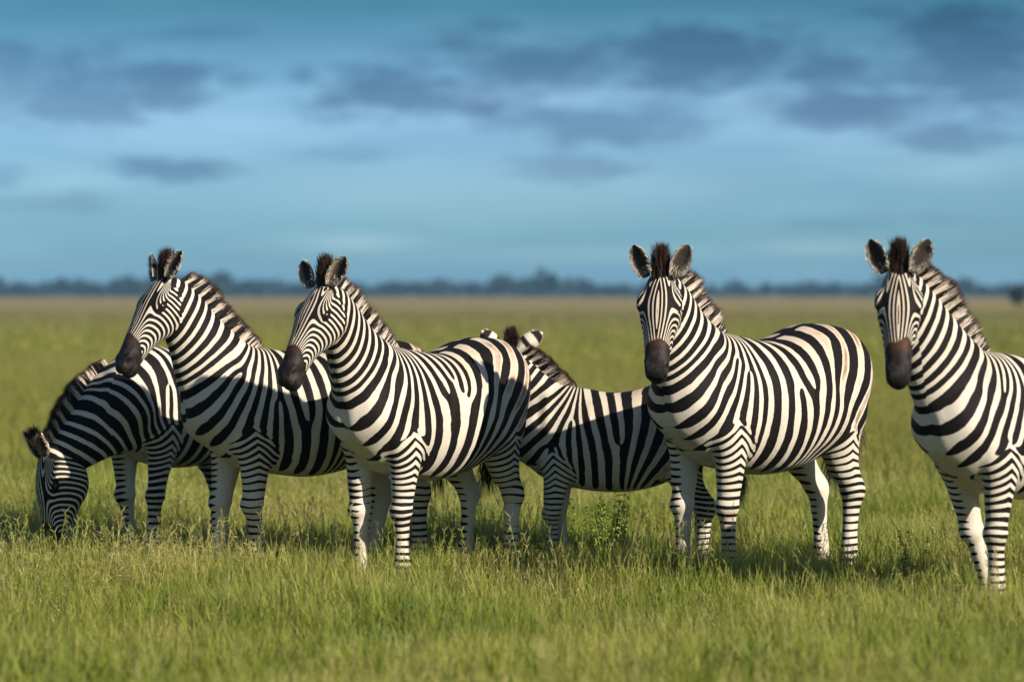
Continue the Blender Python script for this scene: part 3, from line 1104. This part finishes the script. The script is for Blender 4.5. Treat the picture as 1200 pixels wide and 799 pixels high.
mid_kinds = [clump_mesh("grass_tuft", 30, .20, .14, .34, .012, 200 + i, 3, seeds=1) for i in range(6)]
pts = scatter(27, 70, 22, .19, 1.5, 6)
hl = lownoise(np.column_stack([pts, 0 * pts[:, 0]]), 12, .5) * .2
grass_field("grass", "green grass on the open plain behind the zebras", mid_kinds, GF, pts, np.clip(1 + hl + rng.normal(0, .15, len(pts)), .5, 1.6), 2)
far_kinds = [clump_mesh("grass_tuft", 22, .45, .14, .36, .045, 300 + i, 2) for i in range(5)]
pts = scatter(70, 260, 1.6, .19, 3, 7)
grass_field("grass", "blurred yellowing grass far out on the plain", far_kinds, GF, pts, np.clip(rng.normal(1, .2, len(pts)), .5, 1.7), 3)


# ------------------------------------------------------------------ far woodland
def leaf_material(name, a, b):
    m = bpy.data.materials.new(name)
    m.use_nodes = True
    nt = m.node_tree
    h = NT(nt)
    bs = nt.nodes['Principled BSDF']
    geo = h.n('ShaderNodeNewGeometry')
    c = h.mix(h.noise(geo.outputs['Position'], .25 if 'wood' in name else 9, 3, .6), a, b)
    h.l(c, bs.inputs['Base Color'])
    bs.inputs['Roughness'].default_value = .7
    bs.inputs['Specular IOR Level'].default_value = .2
    return m


def woodland():
    r = np.random.default_rng(21)
    C, S = [], []
    n = 900
    for i in range(n):
        Y = r.uniform(1150, 1500)
        X = r.uniform(-.24, .24) * Y
        st = float(lownoise(np.array([[X * .03, 0, 0]]), 33, 1.0)[0] * .6 + lownoise(np.array([[X * .11, 0, 0]]), 34, 1.0)[0] * .4)
        dens = .5 + .5 * math.sin(X / Y * 62 + 1.2) + .35 * math.sin(X / Y * 171)
        hgt = (.95 + .09 * st) * (1.4 if i % 14 == 0 else 1.0) * (r.uniform(3.4, 5.6) + max(0, dens) * r.uniform(0, 1.9)) * (1 if dens > .12 or i % 3 == 0 else .6)
        k = int(34 + hgt * 4)
        wdt = hgt * r.uniform(.5, .85)
        p = r.normal(size=(k, 3))
        p = unit(p) * r.random((k, 1)) ** .35
        p = p * np.array([wdt, wdt, hgt * .42]) + np.array([X, Y, hgt * .60])
        p += (r.normal(size=(k, 3)) * .25)
        C.append(p)
        S.append(np.full(k, hgt * .17) * r.uniform(.6, 1.3, k))
    # low thicket along the foot of the trees
    k = 5000
    C.append(np.column_stack([r.uniform(-340, 340, k), r.uniform(1130, 1200, k), r.uniform(.1, 2.3, k)]))
    S.append(r.uniform(.5, 1.1, k))
    C, S = np.vstack(C), np.concatenate(S)
    m = len(C)
    a, b = unit(r.normal(size=(m, 3))), r.normal(size=(m, 3))
    b = unit(np.cross(a, b))
    V = np.stack([C - a * S[:, None], C + b * S[:, None] * .8, C + a * S[:, None], C - b * S[:, None] * .8], 1).reshape(-1, 3)
    V[:, 2] = np.maximum(V[:, 2], .02)
    Q = np.arange(4 * m).reshape(m, 4)
    o = link("distant_woodland", mesh_np("distant_woodland", V, [Q], smooth=False), None, (leaf_material("wood_leaves", (.010, .020, .012), (.026, .042, .022)),))
    tag(o, "low dark line of trees along the horizon", "woodland", kind='stuff')


woodland()

# ------------------------------------------------------------------ air
hv = bpy.data.materials.new("haze")
hv.use_nodes = True
nt = hv.node_tree
nt.nodes.clear()
ho = nt.nodes.new('ShaderNodeOutputMaterial')
pv = nt.nodes.new('ShaderNodeVolumePrincipled')
pv.inputs['Color'].default_value = (.30, .60, .95, 1)
pv.inputs['Density'].default_value = .00021
nt.links.new(pv.outputs[0], ho.inputs['Volume'])
x0, x1, y0, y1, z0, z1 = -2900, 2900, -80, 2900, -1, 16
bv = [(x, y, z) for z in (z0, z1) for x, y in ((x0, y0), (x1, y0), (x1, y1), (x0, y1))]
hz = link("haze", mesh_np("haze", bv, [np.array([[3, 2, 1, 0], [4, 5, 6, 7], [0, 1, 5, 4], [1, 2, 6, 5], [2, 3, 7, 6], [3, 0, 4, 7]])], smooth=False), None, (hv,))
tag(hz, "pale blue air over the far plain", "haze", kind='stuff')


# ------------------------------------------------------------------ herbs among the grass
def herb(label, px, py, Y, hgt, spread, n, leaf, cols, seed, up=1.0):
    r = np.random.default_rng(seed)
    p = screen(px, py, Y)
    E = bpy.data.objects.new("wild_herb", None)
    COL.objects.link(E)
    E.location = (p[0], p[1], 0)
    tag(E, label, "plant", "weeds growing in the grass")
    lm = leaf_material("herb_leaf", *cols)
    root = np.column_stack([r.normal(0, .03, n), r.normal(0, .03, n), np.zeros(n)])
    d = unit(np.column_stack([r.normal(0, spread, n), r.normal(0, spread, n), np.full(n, up)]))
    L = r.uniform(.6, 1, n) * hgt
    V, Q, T, tv, si = strands(root, d, L, .006, seed, .12, 4)
    st = link("stem", mesh_np("stem", V, [Q, T]), E, (lm,))
    pts, dirs = [], []
    Vr = V.reshape(n, -1, 3)
    for i in range(n):
        m = int(26 * L[i] / .4 * (.032 / leaf) ** .8)
        t = r.uniform(.25, 1, m)
        j = np.minimum((t * 4).astype(int), 3) * 2
        nx = np.where(j + 2 < Vr.shape[1], j + 2, Vr.shape[1] - 1)
        f = (t * 4 - (j // 2))[:, None]
        pts.append(Vr[i, j] * (1 - f) + Vr[i, nx] * f)
        dd = r.normal(size=(m, 3))
        dd[:, 2] = np.abs(dd[:, 2]) * .7
        dirs.append(unit(dd))
    pts, dirs = np.vstack(pts), np.vstack(dirs)
    m = len(pts)
    Lf = r.uniform(.6, 1.3, m)[:, None] * leaf
    sd_ = unit(np.cross(dirs, r.normal(size=(m, 3))))
    V = np.stack([pts, pts + dirs * Lf * .5 + sd_ * Lf * .24, pts + dirs * Lf, pts + dirs * Lf * .5 - sd_ * Lf * .24], 1).reshape(-1, 3)
    link("leaves", mesh_np("leaves", V, [np.arange(4 * m).reshape(m, 4)], smooth=False), E, (lm,))


GRN = ((.11, .17, .02), (.24, .29, .05))
DRK = ((.035, .070, .016), (.08, .12, .03))
BRN = ((.08, .085, .028), (.17, .13, .06))
herb("feathery yellow-green herb standing under the young zebra's belly", 712, 640, 18.9, .56, .24, 42, .020, GRN, 1)
herb("dark leafy weed low in the foreground grass", 492, 735, 15.4, .27, .75, 16, .042, DRK, 2, .7)
herb("dark thin weed beside the hind leg of the fully sunlit zebra", 610, 650, 18.3, .40, .35, 9, .024, DRK, 3)
herb("brownish sprig in the grass left of the zebra at the right edge", 1068, 655, 17.6, .46, .20, 9, .016, BRN, 4)

def shrub(label, px, Y, hgt, wid, seed):
    r = np.random.default_rng(seed)
    E = bpy.data.objects.new("shrub", None)
    COL.objects.link(E)
    E.location = ((px - 600) * Y / 4000, Y, 0)
    tag(E, label, "shrub")
    k = 900
    p = unit(r.normal(size=(k, 3))) * r.random((k, 1)) ** .4 * np.array([wid / 2, wid / 2, hgt * .42]) + np.array([0, 0, hgt * .56])
    p += lownoise(p, seed, 3)[:, None] * .12
    a = unit(r.normal(size=(k, 3)))
    b = unit(np.cross(a, r.normal(size=(k, 3))))
    S = r.uniform(.08, .20, (k, 1))
    V = np.stack([p - a * S, p + b * S * .6, p + a * S, p - b * S * .6], 1).reshape(-1, 3)
    lm = leaf_material("shrub_leaf", (.012, .022, .010), (.035, .045, .02))
    link("crown", mesh_np("crown", V, [np.arange(4 * k).reshape(k, 4)], smooth=False), E, (lm,))
    d = unit(np.column_stack([r.normal(0, .4, 7), r.normal(0, .4, 7), np.ones(7)]))
    sv, sq, st, tv, si = strands(np.zeros((7, 3)), d, np.full(7, hgt * .75), .07, seed, .1, 4)
    link("trunk", mesh_np("trunk", sv, [sq, st]), E, (lm,))


shrub("dark lone bush far out on the plain at the right edge", 1193, 345, 2.6, 1.7, 61)

# ------------------------------------------------------------------ the six zebras
zebra("zebra with its head down grazing, neck and back sunlit, face in shade", (-2.01, 20.38, 0), 62, 1.035,
      screen(66, 534, 19.75), 26, 90, dict(FL=(.12, 0), FR=(-.06, 0)), headL=.57, head_k=1.16, seed=11, lam=.088, ears=((0, .1), (0, .1)), neck_k=1.16, lam_neck=.072)
zebra("zebra looking left over the back of the grazing zebra, lower body in shade", (-1.23, 19.42, 0), 30, 1.04,
      screen(200, 337, 19.03), 42, 53, dict(FL=(-.04, 0), FR=(.10, .02), HL=(-.08, 0), HR=(.10, 0)), seed=22, ears=((-15, 0), (10, .12)))
zebra("fully sunlit zebra looking left, rump touching the young zebra's face", (-.505, 18.88, 0), 55, 1.05,
      screen(386, 346, 18.15), 50, 53, dict(FL=(.0, 0), FR=(.02, 0), HL=(0, 0), HR=(.05, 0)), seed=33, ears=((5, .0), (-10, .3)), tail=-.24)
zebra("small young zebra with its face hidden behind another zebra's rump", (.545, 19.65, 0), 0, .86,
      screen(600, 419, 19.72), -75, 50, dict(FL=(.05, 0), FR=(-.05, 0)), seed=44, lam=.096, ear_k=1.2, ears=((0, .55), (0, .70)))
zebra("stout zebra facing the camera, whole striped side and rump lit by sun", (1.32, 18.84, 0), 47, 1.11,
      screen(776, 333, 18.2), 80, 62, dict(FL=(.0, 0), FR=(.05, 0), HL=(.0, 0), HR=(-.12, 0)), seed=55, headL=.495, tail=-.2, fat=1.06, tuft_h=.95)
zebra("zebra facing the camera at the right edge, hindquarters out of the picture", (2.53, 17.07, 0), 45, 1.06,
      screen(1054, 328, 16.5), 82, 65, dict(FL=(.0, 0), FR=(-.28, .03)), neck_k=1.06, seed=66, headL=.51, tuft_h=.95, brown_k=1)
